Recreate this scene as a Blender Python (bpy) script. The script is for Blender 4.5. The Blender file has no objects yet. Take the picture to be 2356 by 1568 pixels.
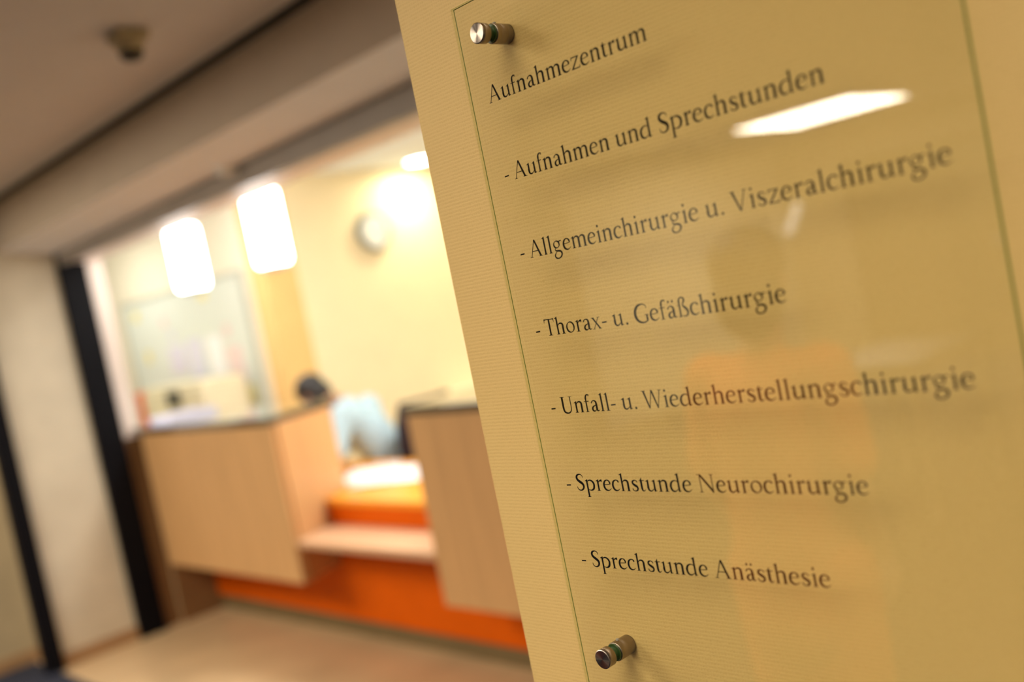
import bpy, bmesh, math, random
from mathutils import Vector, Matrix
random.seed(7)
SC = bpy.context.scene
COL = SC.collection
PI = math.pi

# ------------------------------------------------------------------ camera
# room axes: x = -h (h runs along the corridor, away to the left), y = n (into the sign wall), z up
EYE = 1.55
cd = bpy.data.cameras.new('camera')
cam = bpy.data.objects.new('camera', cd)
COL.objects.link(cam)
cd.sensor_fit = 'HORIZONTAL'
cd.sensor_width = 36.0
cd.lens = 35.97
dh = Vector((-2161, 306, 2354)).normalized()          # image directions of the room axes
dn = Vector((2475, -632, 2354)); dn = (dn - dn.dot(dh) * dh).normalized()
dz = dh.cross(dn)
if dz.y > 0: dz = -dz
right = Vector((-dh.x, dn.x, dz.x)); down = Vector((-dh.y, dn.y, dz.y)); fwd = Vector((-dh.z, dn.z, dz.z))
cam.matrix_world = Matrix(((right.x, -down.x, -fwd.x, 0), (right.y, -down.y, -fwd.y, 0), (right.z, -down.z, -fwd.z, EYE), (0, 0, 0, 1)))
cd.clip_start = 0.02
cd.dof.use_dof = True
cd.dof.focus_distance = 0.70
cd.dof.aperture_fstop = 3.1
SC.camera = cam

# ------------------------------------------------------------------ world, exposure
w = bpy.data.worlds.new('world'); SC.world = w; w.use_nodes = True
w.node_tree.nodes['Background'].inputs[0].default_value = (1.0, 0.85, 0.65, 1)
w.node_tree.nodes['Background'].inputs[1].default_value = 0.05
vs = SC.view_settings
vs.view_transform = 'Standard'; vs.look = 'None'; vs.gamma = 1.0; vs.exposure = 0.14
vs.use_curve_mapping = False
SC.cycles.max_bounces = 10
SC.cycles.transparent_max_bounces = 16
SC.cycles.sample_clamp_indirect = 6.0

def area(name, loc, size, power, color, rot=(0, 0, 0), spread=180, shape='RECTANGLE'):
    l = bpy.data.lights.new(name, 'AREA'); l.shape = shape
    l.size = size[0]
    if shape == 'RECTANGLE': l.size_y = size[1]
    l.energy = power; l.color = color; l.spread = math.radians(spread)
    o = bpy.data.objects.new(name, l); COL.objects.link(o)
    o.location = loc; o.rotation_euler = rot
    return o
WARM = (1.0, 0.89, 0.72)
NEUT = (1.0, 0.97, 0.93)
# the light of the hall's ceiling luminaires (their bodies are built below, flush with the ceiling)
HALL_PANELS = [(-0.25, -0.60, 26), (1.50, -0.90, 15), (-3.90, -0.25, 62), (-4.51, -7.30, 120), (-5.2, 0.10, 46), (-2.00, -0.90, 38)]  # the panels at the posts and over the standing person are added fill
for x, y, p in HALL_PANELS:
    s = 0.8 if x in (1.5, -2.0) else 1.1
    area('panel_light', (x, y, 2.462), (s, s), p, WARM, spread=118 if x == -0.25 else 180)
# reception: unseen ceiling panels added to brighten it, and two downlights by the yellow wall
RECEP_FILL = [(-3.0, 3.3, 60), (-3.0, 5.2, 42), (-8.0, 2.78, 15), (-5.95, 2.85, 9)]
for x, y, p in RECEP_FILL:
    area('panel_light', (x, y, 2.565), (0.9, 0.5), p, NEUT)
DOWNLIGHTS = [(-5.94, 4.93), (-5.94, 6.0)]
for x, y in DOWNLIGHTS:
    area('downlight_light', (x, y, 2.56), (0.12, 0.12), 9, (1.0, 0.88, 0.62), shape='DISK')

# ------------------------------------------------------------------ materials
def new_mat(name):
    m = bpy.data.materials.new(name); m.use_nodes = True
    nt = m.node_tree
    return m, nt, nt.nodes, nt.links, nt.nodes['Principled BSDF']

def mat(name, col, rough=0.6, metal=0.0, var=0.06, vscale=6.0, bump=0.0, bscale=60.0, spec=0.5, stretch=(1, 1, 1), coat=0.0, emit=None, estr=0.0):
    m, nt, N, L, b = new_mat(name)
    b.inputs['Roughness'].default_value = rough
    b.inputs['Metallic'].default_value = metal
    b.inputs['Specular IOR Level'].default_value = spec
    b.inputs['Coat Weight'].default_value = coat
    tc = N.new('ShaderNodeTexCoord'); mp = N.new('ShaderNodeMapping'); mp.inputs['Scale'].default_value = stretch
    L.new(tc.outputs['Object'], mp.inputs['Vector'])
    n = N.new('ShaderNodeTexNoise'); n.inputs['Scale'].default_value = vscale; n.inputs['Detail'].default_value = 4
    L.new(mp.outputs[0], n.inputs['Vector'])
    r = N.new('ShaderNodeValToRGB')
    c = Vector(col)
    r.color_ramp.elements[0].position = 0.3; r.color_ramp.elements[1].position = 0.7
    r.color_ramp.elements[0].color = (*(c * (1 - var)), 1); r.color_ramp.elements[1].color = (*[min(1, k * (1 + var)) for k in c], 1)
    L.new(n.outputs['Fac'], r.inputs[0]); L.new(r.outputs[0], b.inputs['Base Color'])
    if bump:
        n2 = N.new('ShaderNodeTexNoise'); n2.inputs['Scale'].default_value = bscale; n2.inputs['Detail'].default_value = 3
        L.new(mp.outputs[0], n2.inputs['Vector'])
        bp = N.new('ShaderNodeBump'); bp.inputs['Strength'].default_value = bump; bp.inputs['Distance'].default_value = 0.002
        L.new(n2.outputs['Fac'], bp.inputs['Height']); L.new(bp.outputs[0], b.inputs['Normal'])
    if emit:
        b.inputs['Emission Color'].default_value = (*emit, 1); b.inputs['Emission Strength'].default_value = estr
    return m

def wallpaper_mat():
    """painted woven glass-fibre wallpaper: soft horizontal ribs crossed by fine threads"""
    m, nt, N, L, b = new_mat('painted woven wallpaper')
    b.inputs['Roughness'].default_value = 0.62
    b.inputs['Specular IOR Level'].default_value = 0.25
    tc = N.new('ShaderNodeTexCoord')
    def wave(direction, scale, dist, dscale):
        wv = N.new('ShaderNodeTexWave'); wv.wave_type = 'BANDS'; wv.bands_direction = direction
        wv.inputs['Scale'].default_value = scale; wv.inputs['Distortion'].default_value = dist
        wv.inputs['Detail'].default_value = 2; wv.inputs['Detail Scale'].default_value = dscale
        L.new(tc.outputs['Object'], wv.inputs['Vector']); return wv
    a = wave('Z', 120, 3.0, 5.0)
    c = wave('X', 130, 4.0, 6.0)
    mul = N.new('ShaderNodeMath'); mul.operation = 'MULTIPLY_ADD'; mul.inputs[1].default_value = 0.62
    L.new(a.outputs['Fac'], mul.inputs[0])
    m2 = N.new('ShaderNodeMath'); m2.operation = 'MULTIPLY'; m2.inputs[1].default_value = 0.38
    L.new(c.outputs['Fac'], m2.inputs[0]); L.new(m2.outputs[0], mul.inputs[2])
    n = N.new('ShaderNodeTexNoise'); n.inputs['Scale'].default_value = 420; n.inputs['Detail'].default_value = 3
    mp = N.new('ShaderNodeMapping'); mp.inputs['Scale'].default_value = (0.5, 1, 1.6)
    L.new(tc.outputs['Object'], mp.inputs[0]); L.new(mp.outputs[0], n.inputs['Vector'])
    ad = N.new('ShaderNodeMath'); ad.operation = 'MULTIPLY_ADD'; ad.inputs[1].default_value = 1.1
    L.new(n.outputs['Fac'], ad.inputs[0]); L.new(mul.outputs[0], ad.inputs[2])
    bp = N.new('ShaderNodeBump'); bp.inputs['Strength'].default_value = 0.55; bp.inputs['Distance'].default_value = 0.00010
    L.new(ad.outputs[0], bp.inputs['Height']); L.new(bp.outputs[0], b.inputs['Normal'])
    r = N.new('ShaderNodeValToRGB')
    r.color_ramp.elements[0].color = (0.53, 0.358, 0.128, 1); r.color_ramp.elements[1].color = (0.62, 0.432, 0.170, 1)
    r.color_ramp.elements[0].position = 0.2; r.color_ramp.elements[1].position = 1.1 if False else 1.0
    L.new(ad.outputs[0], r.inputs[0]); L.new(r.outputs[0], b.inputs['Base Color'])
    return m

def wood_mat(name, col, axis='Z', rough=0.45, var=0.10):
    m, nt, N, L, b = new_mat(name)
    b.inputs['Roughness'].default_value = rough
    tc = N.new('ShaderNodeTexCoord'); mp = N.new('ShaderNodeMapping')
    mp.inputs['Scale'].default_value = {'Z': (14, 14, 0.8), 'X': (0.8, 14, 14), 'Y': (14, 0.8, 14)}[axis]
    L.new(tc.outputs['Object'], mp.inputs[0])
    n = N.new('ShaderNodeTexNoise'); n.inputs['Scale'].default_value = 2.0; n.inputs['Detail'].default_value = 6; n.inputs['Distortion'].default_value = 0.6
    L.new(mp.outputs[0], n.inputs['Vector'])
    r = N.new('ShaderNodeValToRGB'); c = Vector(col)
    r.color_ramp.elements[0].color = (*(c * (1 - var)), 1); r.color_ramp.elements[1].color = (*(c * (1 + var)), 1)
    r.color_ramp.elements[0].position = 0.3; r.color_ramp.elements[1].position = 0.7
    L.new(n.outputs['Fac'], r.inputs[0]); L.new(r.outputs[0], b.inputs['Base Color'])
    return m

def glass_mat(name, tint, edge=False):
    """thin clear pane: straight-through transmission plus mirror reflection by Schlick's law"""
    m = bpy.data.materials.new(name); m.use_nodes = True
    nt = m.node_tree; N = nt.nodes; L = nt.links; N.clear()
    out = N.new('ShaderNodeOutputMaterial')
    geo = N.new('ShaderNodeNewGeometry')
    dot = N.new('ShaderNodeVectorMath'); dot.operation = 'DOT_PRODUCT'
    L.new(geo.outputs['Incoming'], dot.inputs[0]); L.new(geo.outputs['Normal'], dot.inputs[1])
    ab = N.new('ShaderNodeMath'); ab.operation = 'ABSOLUTE'; L.new(dot.outputs['Value'], ab.inputs[0])
    om = N.new('ShaderNodeMath'); om.operation = 'SUBTRACT'; om.inputs[0].default_value = 1.0; L.new(ab.outputs[0], om.inputs[1])
    pw = N.new('ShaderNodeMath'); pw.operation = 'POWER'; pw.inputs[1].default_value = 5.0; L.new(om.outputs[0], pw.inputs[0])
    f = N.new('ShaderNodeMath'); f.operation = 'MULTIPLY_ADD'; f.inputs[1].default_value = 0.96; f.inputs[2].default_value = 0.043
    L.new(pw.outputs[0], f.inputs[0])
    tr = N.new('ShaderNodeBsdfTransparent'); tr.inputs[0].default_value = (*tint, 1)
    gl = N.new('ShaderNodeBsdfGlossy'); gl.inputs['Roughness'].default_value = 0.0 if not edge else 0.18
    gl.inputs['Color'].default_value = (1, 1, 1, 1) if not edge else (0.75, 1.0, 0.7, 1)
    mx = N.new('ShaderNodeMixShader'); L.new(f.outputs[0], mx.inputs[0]); L.new(tr.outputs[0], mx.inputs[1]); L.new(gl.outputs[0], mx.inputs[2])
    if edge:
        df = N.new('ShaderNodeBsdfDiffuse'); df.inputs[0].default_value = (0.45, 0.52, 0.22, 1)
        m2 = N.new('ShaderNodeMixShader'); m2.inputs[0].default_value = 0.12
        L.new(mx.outputs[0], m2.inputs[1]); L.new(df.outputs[0], m2.inputs[2]); mx = m2
    L.new(mx.outputs[0], out.inputs[0])
    return m

def brushed_mat():
    """turned stainless steel: radial sheen on the cap faces, fine lines along the barrel"""
    m, nt, N, L, b = new_mat('turned stainless steel')
    b.inputs['Metallic'].default_value = 1.0
    b.inputs['Base Color'].default_value = (0.30, 0.25, 0.21, 1)
    b.inputs['Roughness'].default_value = 0.24
    b.inputs['Anisotropic'].default_value = 0.95
    tg = N.new('ShaderNodeTangent'); tg.direction_type = 'RADIAL'; tg.axis = 'Y'
    L.new(tg.outputs[0], b.inputs['Tangent'])
    tc = N.new('ShaderNodeTexCoord'); n = N.new('ShaderNodeTexNoise'); n.inputs['Scale'].default_value = 900
    L.new(tc.outputs['Object'], n.inputs['Vector'])
    bp = N.new('ShaderNodeBump'); bp.inputs['Strength'].default_value = 0.08; bp.inputs['Distance'].default_value = 0.0001
    L.new(n.outputs['Fac'], bp.inputs['Height']); L.new(bp.outputs[0], b.inputs['Normal'])
    return m

def emit_mat(name, col, s):
    m, nt, N, L, b = new_mat(name)
    b.inputs['Base Color'].default_value = (0.8, 0.8, 0.8, 1)
    b.inputs['Emission Color'].default_value = (*col, 1); b.inputs['Emission Strength'].default_value = s
    return m

M = {}
M['wallpaper'] = wallpaper_mat()
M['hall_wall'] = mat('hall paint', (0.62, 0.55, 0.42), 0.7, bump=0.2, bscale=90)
M['ceiling'] = mat('ceiling paint', (0.68, 0.645, 0.62), 0.85, var=0.02)
M['soffit'] = mat('lit soffit paint', (0.93, 0.93, 0.95), 0.8, var=0.02)
M['bulk'] = mat('shaded bulkhead paint', (0.62, 0.52, 0.41), 0.8, var=0.03)
M['gap'] = mat('painted gap shade', (0.045, 0.034, 0.018), 0.8)
M['lintel'] = mat('grey brown metal trim', (0.30, 0.26, 0.225), 0.42, metal=0.0)
M['black'] = mat('black metal post', (0.004, 0.004, 0.006), 0.5, spec=0.08)
M['brown_panel'] = mat('dark brown board', (0.19, 0.095, 0.035), 0.5)
M['reveal'] = mat('white gloss paint', (0.86, 0.74, 0.66), 0.5, var=0.02)
M['cream'] = mat('cream paint', (0.82, 0.77, 0.62), 0.8, var=0.02)
M['yellow'] = mat('yellow paint', (0.88, 0.77, 0.50), 0.8, var=0.02)
M['tan'] = mat('ochre paint', (0.82, 0.55, 0.22), 0.75, var=0.03)
M['white_ceiling'] = mat('white ceiling paint', (0.80, 0.89, 0.97), 0.85, var=0.02)
M['floor'] = mat('beige sheet flooring', (0.53, 0.38, 0.215), 0.30, var=0.10, vscale=3, spec=0.4)
M['carpet'] = mat('dark blue carpet', (0.012, 0.016, 0.035), 0.95, bump=0.8, bscale=400)
M['base'] = mat('brown skirting', (0.36, 0.21, 0.10), 0.5)
M['beech'] = wood_mat('pale beech veneer', (0.60, 0.345, 0.148), 'Z')
M['beech_x'] = wood_mat('pale beech shelf veneer', (0.62, 0.38, 0.22), 'X')
M['cap'] = mat('dark grey brown counter top', (0.060, 0.048, 0.030), 0.10, coat=1.0)
M['orange'] = mat('orange laminate', (0.66, 0.108, 0.001), 0.5, var=0.04, spec=0.1)
M['orange_lit'] = mat('lit orange laminate', (0.90, 0.36, 0.025), 0.30, var=0.03)  # same laminate, coloured lighter for the light on the desk top
M['kick'] = mat('brown plinth', (0.16, 0.115, 0.05), 0.5)
M['steel'] = brushed_mat()
M['seal'] = mat('green rubber washer', (0.018, 0.055, 0.010), 0.35)
M['glass'] = glass_mat('clear glass', (0.982, 0.988, 0.955))
M['glass_edge'] = glass_mat('green glass edge', (0.95, 0.97, 0.86), True)
M['glass_edge_deep'] = glass_mat('deep green glass edge', (0.30, 0.42, 0.14), True)
M['arris'] = mat('dark green glass arris', (0.19, 0.22, 0.05), 0.25)
M['ink'] = mat('black lettering film', (0.004, 0.003, 0.002), 0.8, var=0.0, spec=0.04)
M['lamp_frame'] = mat('white luminaire frame', (0.8, 0.78, 0.72), 0.5)
M['lamp_on'] = emit_mat('lit diffuser', (1.0, 0.90, 0.72), 9.0)
M['lamp_near'] = emit_mat('lit prismatic diffuser', (1.0, 0.82, 0.56), 0.5)
M['streak_on'] = emit_mat('glowing streak', (1.0, 0.93, 0.8), 3.0)
M['pendant_on'] = emit_mat('lit opal shade', (1.0, 0.97, 0.92), 12.0)
M['down_on'] = emit_mat('lit downlight', (1.0, 0.95, 0.82), 14.0)
M['chrome'] = mat('satin metal', (0.45, 0.44, 0.45), 0.3, metal=0.9)
M['grey_pl'] = mat('grey plastic', (0.36, 0.38, 0.38), 0.4)
M['teal_grey'] = mat('grey clock rim', (0.20, 0.24, 0.22), 0.4)
M['white_pl'] = mat('white plastic', (0.82, 0.84, 0.82), 0.45)
M['olive_pl'] = mat('yellowed cream plastic', (0.46, 0.39, 0.24), 0.5)
M['dark_pl'] = mat('dark lens plastic', (0.03, 0.022, 0.008), 0.3)
M['board'] = mat('whiteboard enamel', (0.68, 0.74, 0.68), 0.35, var=0.02)
M['board_frame'] = mat('grey board frame', (0.44, 0.47, 0.40), 0.45)
M['paper'] = mat('white paper', (0.88, 0.88, 0.90), 0.8, var=0.02)
M['paper_lilac'] = mat('lilac paper', (0.66, 0.66, 0.78), 0.8, var=0.02)
M['paper_pink'] = mat('pale pink paper', (0.78, 0.62, 0.60), 0.8, var=0.02)
M['paper_yel'] = mat('pale yellow paper', (0.82, 0.74, 0.34), 0.8, var=0.02)
M['red'] = mat('red orange cardboard', (0.75, 0.14, 0.04), 0.6)
M['cream_pl'] = mat('cream office plastic', (0.78, 0.73, 0.52), 0.5)
M['chair'] = mat('dark aubergine upholstery', (0.014, 0.006, 0.012), 0.85, bump=0.3, bscale=300)
M['skin_dark'] = mat('brown skin', (0.30, 0.13, 0.07), 0.5)
M['skin'] = mat('skin', (0.62, 0.36, 0.25), 0.5)
M['hair'] = mat('black hair', (0.008, 0.006, 0.005), 0.5, bump=0.6, bscale=200, stretch=(1, 1, 0.1))
M['shirt'] = mat('light blue shirt cotton', (0.42, 0.57, 0.64), 0.85, var=0.06, vscale=14, bump=0.3, bscale=40)
M['trousers'] = mat('white work trousers', (0.62, 0.64, 0.66), 0.85)
M['tunic'] = mat('orange tunic cotton', (0.95, 0.22, 0.04), 0.85, bump=0.3, bscale=40)
M['tunic_tr'] = mat('orange trousers cotton', (0.95, 0.22, 0.04), 0.85, bump=0.3, bscale=40)
M['shoe'] = mat('white clog', (0.7, 0.68, 0.64), 0.5)
M['eye'] = mat('eye white', (0.8, 0.78, 0.74), 0.3)
M['door'] = mat('olive brown door laminate', (0.16, 0.12, 0.05), 0.5)
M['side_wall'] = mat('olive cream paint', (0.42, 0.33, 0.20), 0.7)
M['dark_box'] = mat('dark grey screen', (0.03, 0.035, 0.03), 0.3)

# ------------------------------------------------------------------ helpers
def tag(o, label=None, cat=None, group=None, kind=None):
    if label: o['label'] = label
    if cat: o['category'] = cat
    if group: o['group'] = group
    if kind: o['kind'] = kind
    return o
def link(name, me, m, parent=None):
    o = bpy.data.objects.new(name, me)
    if m is not None and not me.materials: me.materials.append(m)
    COL.objects.link(o)
    if parent: o.parent = parent
    return o
def obj(name, bm, m, parent=None, smooth=False, bevel=0.0, seg=2):
    me = bpy.data.meshes.new(name)
    bmesh.ops.recalc_face_normals(bm, faces=bm.faces)
    bm.to_mesh(me); bm.free()
    if smooth:
        for p in me.polygons: p.use_smooth = True
    o = link(name, me, m, parent)
    if bevel:
        md = o.modifiers.new('bevel', 'BEVEL'); md.width = bevel; md.segments = seg; md.limit_method = 'ANGLE'
        md.angle_limit = math.radians(50)
    return o
def empty(name, loc=(0, 0, 0), rz=0):
    o = bpy.data.objects.new(name, None); COL.objects.link(o); o.location = loc; o.rotation_euler = (0, 0, rz)
    o.empty_display_size = 0.05
    return o
def bxm(bm, x0, x1, y0, y1, z0, z1):
    """axis box in room coordinates"""
    vs_ = [bm.verts.new(p) for p in ((x0, y0, z0), (x1, y0, z0), (x1, y1, z0), (x0, y1, z0), (x0, y0, z1), (x1, y0, z1), (x1, y1, z1), (x0, y1, z1))]
    for f in ((0, 3, 2, 1), (4, 5, 6, 7), (0, 1, 5, 4), (1, 2, 6, 5), (2, 3, 7, 6), (3, 0, 4, 7)):
        bm.faces.new([vs_[i] for i in f])
    return bm
def box(name, x0, x1, y0, y1, z0, z1, m, parent=None, bevel=0.0):
    return obj(name, bxm(bmesh.new(), min(x0, x1), max(x0, x1), min(y0, y1), max(y0, y1), min(z0, z1), max(z0, z1)), m, parent, bevel=bevel)
def struct(name, *a, **k):
    o = box(name, *a, **k); o['kind'] = 'structure'; return o
def prism(bm, pts, z0, z1):
    a = [bm.verts.new((x, y, z0)) for x, y in pts]; b = [bm.verts.new((x, y, z1)) for x, y in pts]
    bm.faces.new(a[::-1]); bm.faces.new(b)
    n = len(pts)
    for i in range(n): bm.faces.new((a[i], a[(i + 1) % n], b[(i + 1) % n], b[i]))
    return bm
def lathe(bm, prof, seg=32, axis='Z', org=(0, 0, 0)):
    """prof: (radius, height) list from start to end, closed by end caps"""
    rings = []
    O = Vector(org)
    def P(r, h, a):
        c, s = math.cos(a) * r, math.sin(a) * r
        return O + (Vector((c, s, h)) if axis == 'Z' else Vector((c, h, s)) if axis == 'Y' else Vector((h, c, s)))
    for r, h in prof:
        rings.append([bm.verts.new(P(r, h, 2 * PI * i / seg)) for i in range(seg)])
    for a, b in zip(rings, rings[1:]):
        for i in range(seg): bm.faces.new((a[i], a[(i + 1) % seg], b[(i + 1) % seg], b[i]))
    bm.faces.new(rings[0]); bm.faces.new(rings[-1][::-1])
    return bm
def tube(bm, pts, r, seg=10):
    pts = [Vector(p) for p in pts]
    rs = r if isinstance(r, (list, tuple)) else [r] * len(pts)
    rings = []
    for i, p in enumerate(pts):
        d = (pts[min(i + 1, len(pts) - 1)] - pts[max(i - 1, 0)]).normalized()
        u = d.cross(Vector((0, 0, 1)))
        if u.length < 1e-3: u = d.cross(Vector((0, 1, 0)))
        u.normalize(); v = d.cross(u)
        rings.append([bm.verts.new(p + (u * math.cos(2 * PI * k / seg) + v * math.sin(2 * PI * k / seg)) * rs[i]) for k in range(seg)])
    for a, b in zip(rings, rings[1:]):
        for k in range(seg): bm.faces.new((a[k], a[(k + 1) % seg], b[(k + 1) % seg], b[k]))
    bm.faces.new(rings[0]); bm.faces.new(rings[-1][::-1])
    return bm

# ================================================================== THE SETTING
NH = 5.84                                            # end wall of the hall (h)
struct('floor', -9.6, 3.2, -9.2, 7.6, -0.06, 0.0, M['floor'])
o = struct('wall_sign', -0.593, 3.2, 0.50, 2.14, 0, 2.5, M['wallpaper']); o['label'] = 'cream wall covered in woven painted wallpaper that carries the glass sign'
struct('wall_end', -NH - 0.12, -NH, 1.69, 2.14, 0, 2.5, M['hall_wall'])
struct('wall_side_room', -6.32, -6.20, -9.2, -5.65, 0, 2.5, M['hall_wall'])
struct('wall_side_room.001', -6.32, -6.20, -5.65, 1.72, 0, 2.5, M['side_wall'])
struct('wall_return', -6.32, -NH - 0.12, 1.72, 1.84, 0, 2.5, M['hall_wall'])
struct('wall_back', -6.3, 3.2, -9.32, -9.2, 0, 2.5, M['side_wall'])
struct('wall_behind', 3.2, 3.32, -9.3, 7.6, 0, 2.75, M['hall_wall'])
# hall ceiling stops short of the bulkhead: a shadow gap runs between them, its shade painted as dark strips
struct('ceiling_hall', -6.3, 3.2, -9.2, 1.78, 2.5, 2.56, M['ceiling'])
struct('ceiling_slab', -9.6, 3.2, -9.2, 2.2, 2.62, 2.72, M['gap'])
struct('trim_shadow_gap', -6.3, 3.2, 1.70, 1.83, 2.561, 2.62, M['gap'])
o = struct('trim_gap_shadow', -6.3, 3.2, 1.820, 1.8295, 2.492, 2.56, M['gap']); o['label'] = 'dark strip painting the shade in the joint between hall ceiling and bulkhead'
# bulkhead with its sloping underside
bm = bmesh.new()
ha, hb = -3.2, 6.32
def zf(h): return 2.29 + (2.262 - 2.29) * (h - 2.5) / 3.34
def zb(h): return 2.290 + (2.218 - 2.290) * (h - 2.5) / 3.34
P8 = []
for h in (ha, hb):
    P8.append([bm.verts.new(p) for p in ((-h, 1.83, zf(max(h, 2.0))), (-h, 2.14, zb(max(h, 2.0))), (-h, 2.14, 2.62), (-h, 1.83, 2.62))])
for i in range(4): bm.faces.new((P8[0][i], P8[0][(i + 1) % 4], P8[1][(i + 1) % 4], P8[1][i]))
bm.faces.new(P8[0][::-1]); bm.faces.new(P8[1])
o = obj('wall_bulkhead', bm, M['bulk']); o['kind'] = 'structure'
o.data.materials.append(M['soffit'])  # underside lighter than the face: light from the floor is in its colour
for p in o.data.polygons:
    if abs(p.normal.z) > 0.8 and p.center.z < 2.5: p.material_index = 1
# wall over and beside the opening, with a white reveal
struct('wall_opening', -NH, 3.2, 2.18, 2.38, 2.155, 2.62, M['reveal'])
struct('wall_opening_left', -6.6, -NH - 0.002, 2.14, 2.38, 0, 2.62, M['reveal'])
struct('wall_opening_right', -0.593, 3.2, 2.14, 2.38, 0, 2.155, M['reveal'])
# dark lintel trim and the black post of the opening, second black post of the side doorway
bm = bmesh.new()
a = [(-0.5, 2.13), (-NH, 2.13)]
q = []
for h, z1 in ((0.5, 2.30), (2.5, 2.290), (NH, 2.213)):
    q.append([bm.verts.new(p) for p in ((-h, 2.128, 2.148), (-h, 2.18, 2.148), (-h, 2.18, z1 + .01), (-h, 2.128, z1 + .01))])
for A, B in zip(q, q[1:]):
    for i in range(4): bm.faces.new((A[i], A[(i + 1) % 4], B[(i + 1) % 4], B[i]))
bm.faces.new(q[0][::-1]); bm.faces.new(q[-1])
o = obj('trim_1', bm, M['lintel']); o['kind'] = 'structure'; o['label'] = 'dark grey brown lintel trim over the opening'
o = struct('trim_2', -NH + 0.0, -NH + 0.04, 2.12, 2.275, 0, 2.21, M['black'], bevel=0.004); o['label'] = 'black post at the left of the reception opening'
o = struct('trim_3', -NH - 0.02, -NH + 0.05, 1.60, 1.695, 0, 2.5, M['black'], bevel=0.004); o['label'] = 'black door post at the left edge of the photo'
o = struct('trim_4', -NH - 0.0019, -NH + 0.004, 2.276, 2.381, 0, 1.12, M['brown_panel']); o['label'] = 'dark brown sheet over the lower part of the opening reveal'  # reveal is darker brown up to counter height
struct('baseboard_end', -NH, -NH + 0.015, 1.695, 2.12, 0, 0.075, M['base'])
struct('baseboard_side', -6.2, -6.185, -9.0, 1.70, 0, 0.075, M['base'])
struct('baseboard_sign', -0.593, 3.1, 0.487, 0.50, 0, 0.075, M['base'])
o = struct('floor_carpet', -6.184, 3.18, -9.1, 1.66, 0.0, 0.008, M['carpet']); o['label'] = 'dark blue carpet strip at the lower left corner'
# reception room shell
struct('ceiling_reception', -9.6, 3.2, 2.2, 7.6, 2.6, 2.72, M['white_ceiling'])
struct('wall_board', -9.6, -6.40, 3.6, 7.6, 0, 2.6, M['cream'])
struct('wall_column', -6.40, -6.20, 3.6, 3.86, 0, 2.6, M['tan'])
struct('wall_yellow', -6.40, -6.20, 3.86, 7.6, 0, 2.6, M['yellow'])
struct('wall_reception_left', -9.7, -9.6, 2.2, 3.7, 0, 2.6, M['cream'])
struct('wall_reception_front', -9.6, -6.6, 2.2, 2.38, 0, 2.62, M['cream'])
struct('wall_reception_back', -6.5, 3.2, 7.5, 7.62, 0, 2.6, M['yellow'])
o = struct('wall_reception_right', -1.2, -1.05, 2.38, 7.5, 0, 2.6, M['cream'])
# hall side that only the glass mirrors: a doorway with a brown door in the far wall, and a door on the side wall
def door(n, x0, x1, y0, y1, along):
    e = empty('door_%d' % n, ((x0 + x1) / 2, (y0 + y1) / 2, 0)); e['kind'] = 'structure'
    def pb(nm, a0, a1, b0, b1, z0, z1, m, par=None):
        o = box(nm, a0, a1, b0, b1, z0, z1, m); par = par or e
        o.parent = par
        if par is e: o.matrix_parent_inverse = Matrix.Translation(-e.location)
        return o
    if along == 'x':
        leaf = pb('door_leaf', x0 + .06, x1 - .06, y0 + .01, y1 - .012, 0.005, 2.03, M['door'])
        pb('door_frame', x0, x0 + .06, y0, y1, 0, 2.1, M['black']); pb('door_frame', x1 - .06, x1, y0, y1, 0, 2.1, M['black'])
        pb('door_frame', x0 + .06, x1 - .06, y0, y1, 2.04, 2.1, M['black'])
    else:
        leaf = pb('door_leaf', x0 + .01, x1 - .012, y0 + .06, y1 - .06, 0.005, 2.03, M['door'])
        pb('door_frame', x0, x1, y0, y0 + .06, 0, 2.1, M['black']); pb('door_frame', x0, x1, y1 - .06, y1, 0, 2.1, M['black'])
        pb('door_frame', x0, x1, y0 + .06, y1 - .06, 2.04, 2.1, M['black'])
    bm = bmesh.new(); s = 1 if True else 0
    if along == 'x': tube(bm, [(x1 - .14, y1 - .013, 1.05), (x1 - .14, y1 + .04, 1.05), (x1 - .26, y1 + .045, 1.05)], 0.009)
    else: tube(bm, [(x1 - .013, y1 - .14, 1.05), (x1 + .04, y1 - .14, 1.05), (x1 + .045, y1 - .26, 1.05)], 0.009)
    h = obj('door_handle', bm, M['chrome']); h.parent = e; h.matrix_parent_inverse = Matrix.Translation(-e.location)
    return e
door(1, -5.40, -3.70, -9.2, -9.14, 'x')
door(2, -6.2, -6.14, -5.65, -4.45, 'y')

# ================================================================== THE GLASS SIGN
# glass: h 0.186..0.515, back face 0.016 m clear of the wall
GF, GB = 0.4800, 0.4832                              # glass front and back (y)
GX0, GX1 = -0.5145, -0.1850
GZ0, GZ1 = 1.2650, 1.7395
sign = empty('glass_sign', (-0.35, 0.5, 1.5))
tag(sign, 'clear glass department directory with black serif lettering, held off the wall by steel spacers', 'sign')
def child(o, par):
    o.parent = par; o.matrix_parent_inverse = Matrix.Translation(-par.location); return o
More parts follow.
